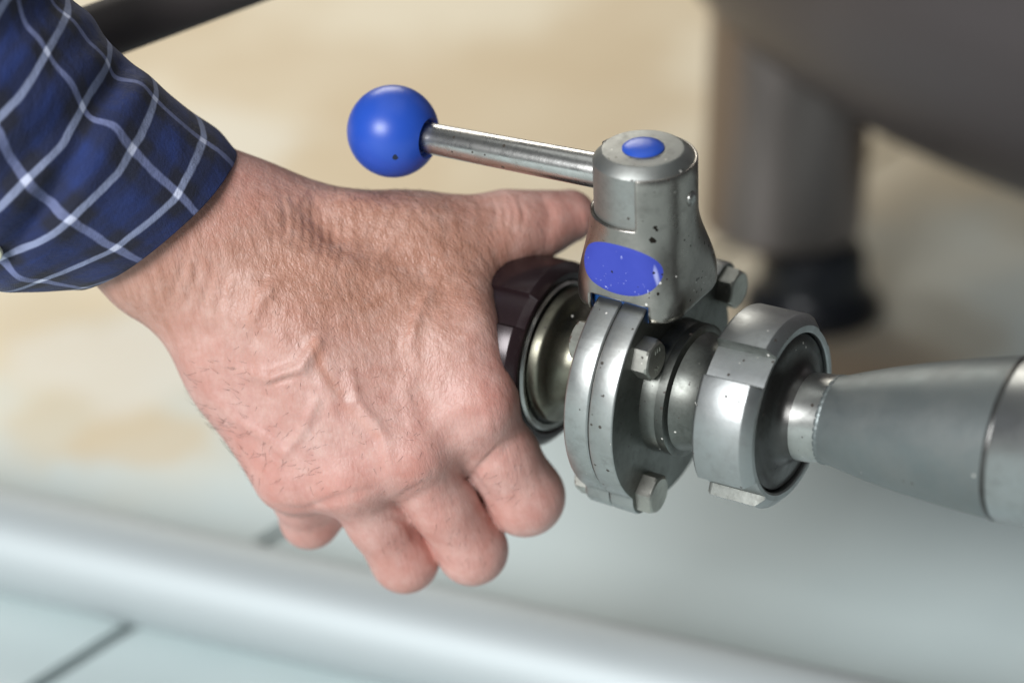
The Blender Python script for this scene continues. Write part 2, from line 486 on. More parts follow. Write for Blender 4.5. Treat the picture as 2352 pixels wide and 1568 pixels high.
# lever with ball
LL = 60.5
rod = lathe('lever_rod', [(0, 5.35), (-LL + 1, 4.85), (-LL, 4.6), (-LL - 6, 4.6)], M['steel_rod'], valve, 64)
rod.matrix_local = Matrix.Translation((-.0128, 0, .0680)) @ Matrix.Rotation(R_(4), 4, 'Z') @ Matrix.Rotation(R_(-.4), 4, 'Y')
RB = 14.3
pr = []
a0 = math.asin(6.4 / RB)
pr.append((RB * math.cos(a0) - 1.6, 0.5)); pr.append((RB * math.cos(a0) - 1.6, 5.0)); pr.append((RB * math.cos(a0) - .5, 5.8))
for i in range(49):
    a = a0 + (math.pi - a0) * i / 48
    pr.append((RB * math.cos(a), RB * math.sin(a)))
kb = lathe('ball_knob', pr, M['blue'], rod, 96, angle=50)
kb.location = (-(LL + 13.0) * .001, 0, 0)

# small dark chips in the paint of the ball and on the neck
bpy.context.view_layer.update()
def chips(o, key, pts, r, col):
    m = M[key].copy(); o.data.materials[0] = m; nt = m.node_tree
    b = nt.nodes['Principled BSDF']; tc = nt.nodes.new('ShaderNodeTexCoord')
    nz = nt.nodes.new('ShaderNodeTexNoise'); nz.inputs['Scale'].default_value = 1100; nt.links.new(tc.outputs['Object'], nz.inputs['Vector'])
    src = b.inputs['Base Color'].links[0].from_socket
    for p, q in zip(pts, r):
        d = nt.nodes.new('ShaderNodeVectorMath'); d.operation = 'DISTANCE'; d.inputs[1].default_value = p; nt.links.new(tc.outputs['Object'], d.inputs[0])
        a = nt.nodes.new('ShaderNodeMath'); a.operation = 'MULTIPLY_ADD'; a.inputs[1].default_value = q * 1.6; a.inputs[2].default_value = -q * .8; nt.links.new(nz.outputs[0], a.inputs[0])
        s2 = nt.nodes.new('ShaderNodeMath'); s2.operation = 'ADD'; nt.links.new(d.outputs['Value'], s2.inputs[0]); nt.links.new(a.outputs[0], s2.inputs[1])
        lt = nt.nodes.new('ShaderNodeMath'); lt.operation = 'LESS_THAN'; lt.inputs[1].default_value = q; nt.links.new(s2.outputs[0], lt.inputs[0])
        mx = nt.nodes.new('ShaderNodeMix'); mx.data_type = 'RGBA'; mx.inputs[7].default_value = (*col, 1)
        nt.links.new(lt.outputs[0], mx.inputs[0]); nt.links.new(src, mx.inputs[6]); src = mx.outputs[2]
    nt.links.new(src, b.inputs['Base Color'])
kc = kb.matrix_world.translation
chips(kb, 'blue', [kb.matrix_world.inverted() @ (kc + RB * .001 * (.08 * RT - .62 * UP - .78 * FW))], [.0009], (.004, .012, .04))
chips(hs, 'steel_cast', [front_pt(9.6, 57.0, 0), front_pt(10.0, 61.0, 0), front_pt(10.4, 60.2, 0), front_pt(4.0, 63.2, 0), front_pt(12.5, 41, 0)], [.0010, .0007, .0005, .0004, .0005], (.03, .024, .02))

# ------------------------------------------------------------------ union nuts
SL = [R_(a) for a in (128.5, 218.5, 308.5, 38.5)]
def nut(name, sgn, mat, label):
    o = node(name); tag(o, label, 'pipe nut', 'slotted union nuts on either side of the valve')
    hw = R_(10.5)
    base = [i * 2 * math.pi / 120 for i in range(120)]
    ed = []
    for c in SL:
        for d in (-hw - .03, -hw, hw, hw + .03): ed.append((c + d) % (2 * math.pi))
    aa = sorted(set(base + ed))
    def rf(x, r, t):
        if r < 25.5: return r
        for c in SL:
            d = (t - c + math.pi) % (2 * math.pi) - math.pi
            if abs(d) <= hw + .004: return min(r, 26.4 if sgn > 0 else 28.4)
        return r
    pr = [(33, 18), (33, 28.9), (33.7, 29.7), (34.2, 29.9), (48.6, 29.9), (49.0, 29.7), (51.3, 27.3), (51.6, 26.8), (51.6, 25.2), (51.2, 24.6), (46, 24.4)]
    pr = [((-83 if sgn < 0 else -2.5) + x, r) for x, r in pr]
    nb_ = lathe('nut_body', pr, mat, o, rfun=rf, angs=aa, angle=28)
    nb_.data.materials.append(M['steel_face'] if sgn > 0 else mat)       # grime in the slots, darkened further to dull their glare
    for p in nb_.data.polygons:
        c = p.center; rr = math.hypot(c.y, c.z)
        if .0255 < rr < .0300 and abs(p.normal.x) < .5 and (p.normal.y * c.y + p.normal.z * c.z) / rr < .75: p.material_index = 1
    return o
nut('union_nut', 1, M['steel_nut'], 'bright slotted steel nut with dark face where the valve meets the grey cone')
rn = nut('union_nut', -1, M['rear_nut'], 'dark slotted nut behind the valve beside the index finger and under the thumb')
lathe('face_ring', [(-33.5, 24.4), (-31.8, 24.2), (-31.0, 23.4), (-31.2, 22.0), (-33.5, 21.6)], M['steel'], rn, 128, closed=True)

# ------------------------------------------------------------------ pipes on either side
red = node('reducer_pipe'); tag(red, 'dull grey steel cone pipe widening from the front nut to the right edge', 'pipe')
lathe('liner', [(42, 12), (42, 23.9), (47.5, 23.9), (48.0, 23.4), (48.6, 20), (49.4, 16.6), (50.6, 14.7), (52.2, 13.8), (54, 13.5)], M['steel_dark'], red, 128)
def sh(x): return (0, max(0, x - 54) * .15)
st = [(52, 13.7), (53.5, 13.5), (62.2, 13.5)]
lathe('pipe_stub', st, M['steel'], red, 128, off=[sh(x) for x, r in st])
st = [(61.6, 13.4), (61.9, 13.55), (62.4, 13.62), (62.9, 13.56), (63.3, 13.4)]
lathe('weld_bead', st, M['steel_dull'], red, 160, off=[sh(x) for x, r in st], rfun=lambda x, r, t: r + (.14 * math.sin(37 * t) + .1 * math.sin(61 * t + x)) * (r > 13.5) * .6)
st = [(62.6, 13.4), (65, 13.8), (70, 15.2), (78, 17.2), (88, 19.3), (103, 21.9), (119, 24.1)]
lathe('cone', st, M['steel_dull'], red, 128, off=[sh(x) for x, r in st])
st = [(118.9, 23.0), (119.0, 24.1), (119.6, 24.5), (240, 26.0)]
lathe('seam', [(117.2, 22.5), (117.4, 24.15), (118.0, 24.35), (118.8, 24.2), (119.0, 22.5)], M['steel_dark'], red, 128, off=[sh(x) for x in (117.2, 117.4, 118.0, 118.8, 119.0)])
lathe('large_pipe', st, M['steel_tube'], red, 128, off=[sh(x) for x, r in st])
rp = node('rear_pipe'); tag(rp, 'dark steel pipe behind the valve held in the gripping hand', 'pipe')
lathe('pipe', [(-260, 12), (-260, 14), (-52, 14), (-48, 16), (-45, 20), (-45, 12)], M['steel_dark'], rp, 96)
lathe('liner', [(-45, 21.3), (-31.3, 21.3), (-31.2, 12)], M['steel_dark'], rp, 96)

# ------------------------------------------------------------------ person: hand and forearm
D0 = 0.730
def J(px, py, z):
    d = D0 + z / 1000.0
    return np.array([(px - 1176) * K * d * 1000, -(py - 784) * K * d * 1000, z])      # mm: right, up, away
def rp_(r, z=12): return r * K * (D0 + z / 1000.0) * 1000
def cap(p, a, b, ra, rb):
    ab = b - a; L2 = float(ab @ ab) + 1e-9
    q = p - a
    h = np.clip((q @ ab) / L2, 0, 1)
    return np.sqrt(((q - h[:, None] * ab) ** 2).sum(1)) - (ra + (rb - ra) * h)
def ell(p, c, r):
    q = (p - c) / r
    k0 = np.sqrt((q ** 2).sum(1)); k1 = np.sqrt(((q / r) ** 2).sum(1)) + 1e-9
    return k0 * (k0 - 1) / k1
def smin(a, b, k):
    h = np.maximum(k - np.abs(a - b), 0) / k
    return np.minimum(a, b) - h * h * h * k / 6
def C(a, b, ra, rb): return lambda p: cap(p, J(*a), J(*b), rp_(ra, a[2]), rp_(rb, b[2]))
def S(c, r): return lambda p: np.sqrt(((p - J(*c)) ** 2).sum(1)) - rp_(r, c[2])

WR, WU, WM = (590, 524, 21), (436, 652, 21), (515, 580, 17)
MC = {'i': (1085, 935, 15), 'm': (935, 1035, 13), 'r': (795, 1085, 17), 'p': (668, 1085, 23)}
PI = {'i': (1206, 1140, 33), 'm': (1085, 1262, 35), 'r': (930, 1283, 39), 'p': (712, 1190, 48)}
RI = {'i': 88, 'm': 78, 'r': 75, 'p': 66}
DI = {'i': (1165, 1085, 62), 'm': (1050, 1180, 66), 'r': (900, 1200, 68), 'p': (738, 1118, 70)}
TI = {'i': (1110, 1000, 76), 'm': (1000, 1090, 82), 'r': (860, 1110, 84), 'p': (752, 1040, 68)}
palm = [   # (primitive, blend radius in mm)
    (C((-420, -120, -14), (465, 470, 16), 165, 122), 1),
    (C((-420, 10, -12), (330, 570, 17), 165, 122), 22),
    (C((465, 472, 17), WR, 116, 112), 20), (C((364, 612, 20), WU, 114, 108), 16), (C((400, 530, 12), WM, 118, 112), 20),
    (C(WR, (1000, 800, 20), 112, 100), 18), (C((1000, 800, 20), MC['i'], 100, 92), 14),
    (C(WM, MC['m'], 108, 92), 16), (C(WM, (700, 880, 17), 105, 95), 16), (C((700, 880, 17), MC['r'], 92, 86), 14),
    (C(WU, (545, 850, 25), 112, 102), 16), (C((545, 850, 25), MC['p'], 102, 84), 14),
    (C((620, 880, 32), (900, 930, 36), 90, 90), 16), (C((820, 720, 36), (960, 900, 36), 90, 80), 16),
    # flesh between the metacarpals
    (C((740, 680, 15), (1005, 950, 18), 102, 88), 20), (C((640, 720, 15), (860, 1035, 19), 104, 86), 20), (C((560, 780, 21), (725, 1060, 25), 102, 82), 20),
    (C((1030, 1010, 26), (1068, 1062, 36), 74, 56), 6), (C((890, 1090, 28), (928, 1146, 40), 70, 52), 6), (C((755, 1120, 34), (778, 1156, 46), 62, 48), 6),
    (C((1062, 630, 27), (1056, 760, 13), 62, 68), 14), (C((1056, 760, 13), (1085, 880, 13), 70, 84), 14),
    # thumb base and web
    (C(WR, (745, 566, 25), 112, 112), 18), (C((745, 566, 25), (950, 560, 27), 112, 100), 18),
    (C((900, 640, 28), (1010, 800, 20), 105, 92), 16), (S((985, 665, 26), 100), 22),
    # knuckle heads
    (S((1100, 928, 10), 74), 8), (S((948, 1040, 9), 70), 8), (S((808, 1092, 13), 66), 8), (S((672, 1092, 20), 62), 8),
    (S((405, 600, 14), 70), 12),
]
thumb = [(C((930, 560, 27), (1090, 541, 32), 98, 80), 1), (C((1090, 541, 32), (1165, 527, 35), 80, 86), 8), (C((1165, 527, 35), (1235, 517, 39), 86, 70), 6), (C((1235, 517, 39), (1308, 496, 43), 72, 61), 8)]
def finger(k):
    a, b, c, d = MC[k], PI[k], DI[k], TI[k]; r = RI[k]
    m = tuple(a[i] + (b[i] - a[i]) * .55 for i in range(3))
    return [(C(a, m, r * 1.0, r * .97), 1), (C(m, b, r * .97, r), 4), (C(b, c, r * .98, r * .86), 5), (C(c, d, r * .86, r * .70), 5)]
FING = {k: finger(k) for k in 'imrp'}
def group(p, g):
    d = None
    for fn, k in g:
        e = fn(p); d = e if d is None else smin(d, e, k)
    return d
def sdf(p):
    d = group(p, palm)
    d = smin(d, group(p, thumb), 20)
    fs = None
    for k in 'imrp':
        g = group(p, FING[k])
        fs = g if fs is None else smin(fs, g, 1.2)
    d = smin(d, fs, 6.5)
    # thumb-index web hollow
    return d
def surface_nets(fn, lo, hi, h, band):
    lo = np.array(lo, float); n = np.ceil((np.array(hi) - lo) / h).astype(int) + 1
    cs = 4
    nc = (n + cs - 1) // cs + 1
    g = np.stack(np.meshgrid(*[lo[i] + (np.arange(nc[i]) + .5) * cs * h - .5 * h for i in range(3)], indexing='ij'), -1).reshape(-1, 3)
    dc = np.concatenate([fn(g[i:i + 400000]) for i in range(0, len(g), 400000)]).reshape(nc)
    fine = np.repeat(np.repeat(np.repeat(dc, cs, 0), cs, 1), cs, 2)[:n[0], :n[1], :n[2]].astype(np.float32)
    idx = np.argwhere(np.abs(fine) < band)
    pts = lo + idx * h
    vals = np.concatenate([fn(pts[i:i + 300000]) for i in range(0, len(pts), 300000)])
    fine[idx[:, 0], idx[:, 1], idx[:, 2]] = vals
    ins = fine < 0
    s0 = ins[:-1, :-1, :-1]; cnt = np.zeros(s0.shape, np.int8)
    for dx in (0, 1):
        for dy in (0, 1):
            for dz in (0, 1):
                cnt += ins[dx:n[0] - 1 + dx, dy:n[1] - 1 + dy, dz:n[2] - 1 + dz]
    cells = np.argwhere((cnt > 0) & (cnt < 8))
    vid = -np.ones(s0.shape, int); vid[cells[:, 0], cells[:, 1], cells[:, 2]] = np.arange(len(cells))
    acc = np.zeros((len(cells), 3)); num = np.zeros(len(cells))
    for ax in range(3):
        o1, o2 = [(1, 2), (0, 2), (0, 1)][ax]
        for a in (0, 1):
            for b in (0, 1):
                c0 = cells.copy(); c0[:, o1] += a; c0[:, o2] += b
                c1 = c0.copy(); c1[:, ax] += 1
                f0 = fine[c0[:, 0], c0[:, 1], c0[:, 2]]; f1 = fine[c1[:, 0], c1[:, 1], c1[:, 2]]
                m = (f0 < 0) != (f1 < 0)
                t = np.where(m, f0 / np.where(m, f0 - f1, 1), 0)
                p = c0.astype(float); p[:, ax] += t
                acc[m] += p[m]; num[m] += 1
    V = lo + acc / num[:, None] * h
    Q = []
    for ax in range(3):
        o1, o2 = [(1, 2), (2, 0), (0, 1)][ax]
        sl0 = [slice(None)] * 3; sl1 = [slice(None)] * 3
        sl0[ax] = slice(0, n[ax] - 1); sl1[ax] = slice(1, n[ax])
        A, B = ins[tuple(sl0)], ins[tuple(sl1)]
        e = np.argwhere(A != B)
        e = e[(e[:, o1] > 0) & (e[:, o2] > 0) & (e[:, o1] < n[o1] - 1) & (e[:, o2] < n[o2] - 1)]
        fl = A[e[:, 0], e[:, 1], e[:, 2]]
        def cell(da, db):
            c = e.copy(); c[:, o1] += da; c[:, o2] += db
            return vid[c[:, 0], c[:, 1], c[:, 2]]
        q = np.stack([cell(-1, -1), cell(0, -1), cell(0, 0), cell(-1, 0)], 1)
        q[~fl] = q[~fl][:, ::-1]
        Q.append(q)
    Q = np.concatenate(Q); Q = Q[(Q >= 0).all(1)]
    return V, Q
def grad(fn, P, e=.15):
    g = np.zeros_like(P)
    for i in range(3):
        d = np.zeros(3); d[i] = e
        g[:, i] = (fn(P + d) - fn(P - d)) / (2 * e)
    return g / (np.linalg.norm(g, axis=1)[:, None] + 1e-9)
HSTEP = .66
lo_ = J(-330, 1420, 10); hi_ = J(1420, 130, 10)
V, Q = surface_nets(sdf, (lo_[0], lo_[1], -30), (hi_[0], hi_[1], 108), HSTEP, 5.0)
for _ in range(2):
    N = grad(sdf, V); V = V - N * sdf(V)[:, None]
N = grad(sdf, V)

# fine relief: tendons, veins, creases, laid along paths on the back of the hand
D_V = D0 + V[:, 2] / 1000
PX = V[:, 0] / (K * D_V * 1000) + 1176; PY = -V[:, 1] / (K * D_V * 1000) + 784
front = np.clip(-N[:, 2] * 1.8, 0, 1)
def path_d(pts):
    """distance in mm to a polyline of (px, py), seen along the depth axis, and position along it"""
    best = np.full(len(PX), 1e9); tt = np.zeros(len(PX)); n = len(pts) - 1
    for i in range(n):
        a = np.array(pts[i], float); b = np.array(pts[i + 1], float); ab = b - a
        q = np.stack([PX - a[0], PY - a[1]], 1); h = np.clip(q @ ab / (ab @ ab), 0, 1)
        d = np.sqrt(((q - h[:, None] * ab) ** 2).sum(1)) * K * D0 * 1000
        m = d < best; best[m] = d[m]; tt[m] = (i + h[m]) / n
    return best, tt
def ridge(pts, width, height, fade=True):
    d, t = path_d(pts)
    w = np.sin(np.pi * np.clip(t, .02, .98)) ** .5 if fade else 1
    return np.exp(-(d / width) ** 2) * height * w * front
disp = np.zeros(len(V))
disp += ridge([(560, 640), (760, 800), (1000, 900)], 3.2, .45)           # extensor tendons
disp += ridge([(530, 660), (700, 850), (930, 1040)], 3.0, .4)
disp += ridge([(500, 690), (650, 900), (800, 1080)], 3.0, .35)
disp += ridge([(600, 480), (700, 450), (860, 470), (1080, 500)], 4.0, 1.3)  # thumb tendons
disp += ridge([(620, 560), (740, 590), (900, 640), (1060, 700)], 4.5, 1.1)
disp -= ridge([(690, 500), (760, 530), (880, 560)], 7, 1.5)             # hollow between them
disp -= ridge([(880, 570), (960, 625), (1030, 700), (1080, 780)], 7, 2.2)
disp -= ridge([(690, 455), (745, 500), (790, 560)], 4.5, 1.8)
disp += ridge([(770, 455), (830, 470), (900, 520)], 5, 1.0)
disp -= ridge([(1040, 1080), (1092, 1102), (1125, 1150)], 1.3, .9)
disp -= ridge([(895, 1185), (937, 1198), (958, 1240)], 1.3, .8)
disp -= ridge([(560, 800), (590, 720), (640, 640)], 4, .9)
disp += ridge([(570, 760), (600, 690), (640, 640)], 2.6, 1.5)
disp += ridge([(560, 850), (620, 868), (690, 845), (720, 800), (735, 770)], 2.2, 1.7)   # veins
disp += ridge([(480, 900), (540, 960), (620, 1010), (690, 1070)], 1.8, .9)
disp += ridge([(900, 1080), (880, 1000), (820, 920), (800, 840)], 1.9, 1.0)
disp += ridge([(640, 1060), (700, 980), (735, 900)], 1.7, .9)
disp += ridge([(1000, 640), (960, 720), (940, 800), (960, 830)], 1.9, 1.1)
disp -= ridge([(615, 885), (650, 872), (690, 862)], .9, 1.0)
disp += ridge([(735, 850), (770, 960), (830, 1010), (900, 1080)], 2.2, .6)
disp += ridge([(960, 830), (930, 900), (960, 990)], 2.6, .6)
disp -= ridge([(722, 790), (742, 850), (790, 915)], 1.3, .25)           # scar
disp -= ridge([(625, 1165), (690, 1172), (760, 1182)], 1.2, .5)         # creases over the finger roots
disp -= ridge([(1010, 1020), (1060, 980), (1120, 960)], 3.5, .7)
disp -= ridge([(870, 1120), (930, 1150), (1000, 1130)], 3, .5)
disp -= ridge([(410, 772), (470, 775), (540, 760)], 3.5, .7)
disp -= ridge([(425, 800), (480, 810), (540, 800)], 2.4, .3)
# fold lines over the finger roots and knuckles
for k in range(5): disp -= ridge([(1215 - 14 * k, 985 + 16 * k), (1150 - 12 * k, 1020 + 16 * k), (1085 - 8 * k, 1085 + 8 * k)], .9, .36)
for k in range(5): disp -= ridge([(1040 - 16 * k, 1095 + 12 * k), (970 - 12 * k, 1110 + 14 * k), (900 - 10 * k, 1150 + 8 * k)], .9, .32)
for k in range(4): disp -= ridge([(870 - 16 * k, 1120 + 8 * k), (800 - 14 * k, 1130 + 9 * k), (730 - 12 * k, 1150 + 6 * k)], .9, .32)
for k in range(7): disp -= ridge([(640 + 26 * k, 440 + 8 * k), (660 + 22 * k, 500 + 10 * k), (650 + 20 * k, 570 + 12 * k)], 1.1, .4)
for k in range(6): disp -= ridge([(430 + 30 * k, 560 + 22 * k), (420 + 30 * k, 620 + 20 * k), (390 + 34 * k, 690 + 14 * k)], 1.2, .36)
# knuckle wrinkles on the thumb
for x0 in (1130, 1150, 1170, 1190): disp -= ridge([(x0, 450), (x0 + 12, 490), (x0 + 8, 530)], 1.0, .35)
for x0 in (1240, ): disp -= ridge([(x0, 440), (x0 + 22, 490), (x0 + 20, 550)], 2.2, .6)
V = V + N * disp[:, None]

def to_world(A):
    A = A / 1000.0
    d = D0 + A[:, 2]
    return np.array(CAM) + A[:, 0:1] * np.array(RT) + A[:, 1:2] * np.array(UP) + d[:, None] * np.array(FW)
W = to_world(V)
Rw = np.stack([np.array(RT), np.array(UP), np.array(FW)], 0)
NW = N @ Rw
# skin colour regions: ruddy knuckles and fingers, paler ulnar side, tan upper hand with its shade in the colour, brown scar, white nick
def blob(px, py, r, a=1.0):
    return a * np.exp(-(((PX - px) ** 2 + (PY - py) ** 2) / r ** 2))
red_ = blob(1120, 930, 90, .8) + blob(950, 1075, 80, .6) + blob(800, 1120, 70, .45) + blob(560, 1040, 90, .45) + blob(690, 1200, 110, .7) + blob(950, 1270, 110, .55) + blob(1090, 1280, 110, .35) + blob(1230, 1140, 100, .5) + blob(560, 470, 130, .45) + blob(1290, 500, 120, .55)
tan_shade = blob(700, 620, 190, .8) + blob(320, 670, 150, .8) + blob(520, 560, 150, .35) + blob(880, 560, 160, .8) + blob(1090, 580, 150, .7) + blob(960, 760, 170, .4)
d, t = path_d([(720, 785), (738, 845), (755, 870), (785, 905)])
scar = np.exp(-(d / 1.5) ** 2) * (1 - .5 * t) * front
white = (blob(800, 916, 8, .35) + blob(778, 893, 5, .2)) * front
d, t = path_d([(790, 930), (830, 970), (870, 1000)]); scar += np.exp(-(d / 1.3) ** 2) * .35 * front
cols = np.stack([np.clip(red_, 0, 1), np.clip(tan_shade, 0, 1), np.clip(scar, 0, 1), np.ones(len(V))], 1)

s = NT('skin')
at1 = s.n('Attribute', attribute_name='skin_tone'); sp_ = s.n('SeparateColor'); s.l(at1.outputs['Color'], sp_.inputs[0])
at2 = s.n('Attribute', attribute_name='nick'); 
mott = s.ramp(s.noise(160, 5, .65), [(.35, 0), (.65, 1)])
mott2 = s.ramp(s.noise(45, 4, .6), [(.35, 0), (.65, 1)])
c = s.mix(mott, (.50, .29, .255), (.62, .42, .375))
c = s.mix(s.math('MULTIPLY', mott2, .6), c, (.47, .205, .165))
c = s.mix(s.math('MULTIPLY', sp_.outputs[0], .58), c, (.52, .18, .14))
c = s.mix(s.math('MULTIPLY', sp_.outputs[1], .8), c, (.39, .19, .125))
c = s.mix(s.math('MULTIPLY', sp_.outputs[2], .5), c, (.48, .17, .09))
c = s.mix(at2.outputs['Fac'], c, (.74, .64, .60))
# skin lines: stretched cells plus pores
mp = s.n('Mapping'); mp.inputs['Rotation'].default_value = (0, R_(28), 0); mp.inputs['Scale'].default_value = (1.0, 1.0, .42)
s.l(s.tc.outputs['Object'], mp.inputs[0])
wn = s.n('TexNoise'); wn.inputs['Scale'].default_value = 300; s.l(mp.outputs[0], wn.inputs['Vector'])
wv = s.n('Mix', data_type='VECTOR'); wv.inputs[0].default_value = .0022
s.l(mp.outputs[0], wv.inputs[4]); s.l(wn.outputs['Color'], wv.inputs[5])
vo = s.n('TexVoronoi', feature='DISTANCE_TO_EDGE'); vo.inputs['Scale'].default_value = 820; s.l(wv.outputs[1], vo.inputs['Vector'])
lines = s.ramp(vo.outputs['Distance'], [(0, 0), (.22, 1)])
ln2 = s.noise(330, 4, .6, vec=mp.outputs[0], stretch=(1.6, 1, .5))
h = s.math('MULTIPLY', s.math('ADD', s.math('MULTIPLY', lines, .35), ln2), s.math('ADD', .6, s.math('MULTIPLY', sp_.outputs[1], .6)))
stroke = s.noise(210, 3, .6, vec=mp.outputs[0], stretch=(1.7, 1.7, .42))
st_ = s.ramp(stroke, [(.42, 0), (.66, 1)])
c = s.mix(s.math('MULTIPLY', st_, s.math('ADD', .07, s.math('MULTIPLY', sp_.outputs[1], .5))), c, (.30, .135, .085))
pale = s.ramp(s.noise(260, 3, .6), [(.48, 0), (.85, 1)])
c = s.mix(s.math('MULTIPLY', pale, .3), c, (.66, .48, .43))
nb = s.bump(h, .34, .0005)
nb = s.bump(s.math('MULTIPLY', stroke, s.math('ADD', .25, sp_.outputs[1])), .55, .0012, nb)
nb = s.bump(s.noise(120, 4, .6, vec=mp.outputs[0], stretch=(1.5, 1, .5)), .35, .0015, nb)
s.l(nb, s.b.inputs['Normal'])
c = s.mix(s.math('MULTIPLY', s.math('SUBTRACT', 1.0, lines), .12), c, (.42, .20, .15))
M['skin'] = s.set(Base_Color=c, Roughness=s.math('ADD', .40, s.math('MULTIPLY', mott, .12)), Subsurface_Weight=.12, Subsurface_Scale=.0025,
                  Subsurface_Radius=(1.0, .35, .2), Specular_IOR_Level=.45)
me = bpy.data.meshes.new('person')
me.from_pydata(W.tolist(), [], Q.tolist()); me.update()
a = me.attributes.new('skin_tone', 'FLOAT_COLOR', 'POINT'); a.data.foreach_set('color', cols.astype(np.float32).ravel())
a = me.attributes.new('nick', 'FLOAT', 'POINT'); a.data.foreach_set('value', np.clip(white, 0, 1).astype(np.float32))
person = link('person', me, M['skin'], angle=0)
tag(person, 'person in a blue checked shirt, right hand gripping the pipe behind the valve', 'person')

# hairs on the back of the hand
s = NT('hair'); M['hair'] = s.set(Base_Color=(.035, .02, .014), Roughness=.5)
hv, hf = [], []
def add_hairs(n, box, dirpx, length, spread=.5, lift=.5, need=None, rad=.052):
    m = (PX > box[0]) & (PX < box[2]) & (PY > box[1]) & (PY < box[3]) & (N[:, 2] < .25)
    if need is not None: m &= need
    ids = np.flatnonzero(m)
    if not len(ids): return
    ids = rng.choice(ids, min(n, len(ids)), replace=False)
    for i in ids:
        a = math.atan2(-dirpx[1], dirpx[0]) + rng.normal(0, spread)
        t = np.array([math.cos(a), math.sin(a), 0]); nn = N[i]
        t = t - nn * (t @ nn); t /= np.linalg.norm(t) + 1e-9
        L = length * rng.uniform(.5, 1.3); lf = lift * rng.uniform(.4, 1.3)
        side = np.cross(nn, t)
        bend = rng.normal(0, .25)
        p0 = V[i]; pts = []
        for k in range(5):
            u = k / 4
            pts.append(p0 + t * L * u + nn * (L * lf * (u - .55 * u * u)) + side * L * bend * u * u - nn * .1 * (k == 0))
        b0 = len(hv)
        for k, q in enumerate(pts):
            r = rad * (1 - .75 * k / 4)
            for w in range(3):
                an = 2.0944 * w
                hv.append(q + (nn * math.cos(an) + side * math.sin(an)) * r)
        for k in range(4):
            for w in range(3):
                w2 = (w + 1) % 3
                hf.append((b0 + 3 * k + w, b0 + 3 * k + w2, b0 + 3 * k + 3 + w2, b0 + 3 * k + 3 + w))
add_hairs(110, (440, 830, 580, 1130), (-.9, -.25), 3.4, .5, .75, rad=.05)
add_hairs(100, (580, 930, 760, 1130), (-.8, .6), 3.4, .45, .25)
add_hairs(70, (760, 980, 1000, 1160), (-.7, .7), 2.6, .6, .2)
add_hairs(45, (1000, 1180, 1150, 1290), (-.1, 1), 3.4, .45, .2)
add_hairs(35, (1110, 1060, 1230, 1160), (-.6, .8), 3.2, .4, .2)
add_hairs(20, (860, 1200, 990, 1280), (-.2, 1), 2.6, .4, .2)
add_hairs(60, (760, 430, 1000, 520), (-.5, -.5), 2.0, .7, .5)
add_hairs(45, (540, 640, 800, 900), (-.5, .9), 2.0, .6, .2)
add_hairs(30, (740, 840, 980, 1000), (-.6, .8), 2.2, .5, .2)
me = bpy.data.meshes.new('hand_hair'); me.from_pydata(to_world(np.array(hv)).tolist(), [], hf); me.update()
hr = link('hand_hair', me, M['hair'], person); hr['kind'] = 'stuff'

# ------------------------------------------------------------------ shirt sleeve
s = NT('checked_cotton')
uv = s.n('UVMap'); sx = s.n('SeparateXYZ'); s.l(uv.outputs[0], sx.inputs[0])
def stripe(coord, period, width, phase):
    a_ = s.math('FRACT', s.math('ADD', s.math('DIVIDE', coord, period), phase))
    return s.ramp(s.math('ABSOLUTE', s.math('SUBTRACT', a_, .5)), [(max(0, width / period * .38), 1), (width / period * .62, 0)])
wob = s.noise(90, 2, .5, vec=uv.outputs[0])
uu = s.math('ADD', sx.outputs[0], s.math('MULTIPLY', s.math('SUBTRACT', wob, .5), .0022))
vv = s.math('ADD', sx.outputs[1], s.math('MULTIPLY', s.math('SUBTRACT', s.noise(70, 2, .5, vec=uv.outputs[0]), .5), .0022))
su = stripe(uu, .0215, .0022, .5 - .0165 / .0215)
sv = stripe(vv, .0185, .0023, .5 - .0088 / .0185)
band_u = stripe(uu, .0215, .010, 1 - .0165 / .0215); band_v = stripe(vv, .0185, .008, 1 - .0088 / .0185)
both = s.math('MULTIPLY', su, sv)
weave = s.noise(900, 2, .5, vec=uv.outputs[0])
navy = s.mix(s.math('MULTIPLY', s.math('ADD', band_u, band_v), s.math('MULTIPLY', s.noise(60, 3, .6, vec=uv.outputs[0], stretch=(1, 3, 1)), .55)), (.005, .007, .022), (.008, .030, .165))
c = s.mix(s.math('MULTIPLY', su, .5), navy, (.25, .29, .52))
c = s.mix(s.math('MULTIPLY', sv, .62), c, (.34, .39, .58))
c = s.mix(both, c, (.62, .66, .84))
tex = s.n('TexWave'); 
th = s.math('MULTIPLY', s.math('SINE', s.math('MULTIPLY', sx.outputs[0], 9000)), s.math('SINE', s.math('MULTIPLY', sx.outputs[1], 9000)))
c = s.mix(s.math('MULTIPLY', s.ramp(s.noise(55, 4, .6, vec=uv.outputs[0]), [(.45, 0), (.7, 1)]), .45), c, (.006, .010, .03))
hem = s.ramp(s.math('ABSOLUTE', s.math('SUBTRACT', sx.outputs[1], .0045)), [(.0, 1), (.0006, 0)])
hem = s.math('MULTIPLY', hem, s.math('GREATER_THAN', s.math('SINE', s.math('MULTIPLY', sx.outputs[0], 3000)), -.3))
M['shirt'] = s.set(Base_Color=c, Roughness=.85, Sheen_Weight=.08, Normal=s.bump(weave, .35, .0008, s.bump(th, .2, .0003, s.bump(s.noise(45, 3, .6, vec=uv.outputs[0]), .5, .004, s.bump(hem, -.4, .001)))))
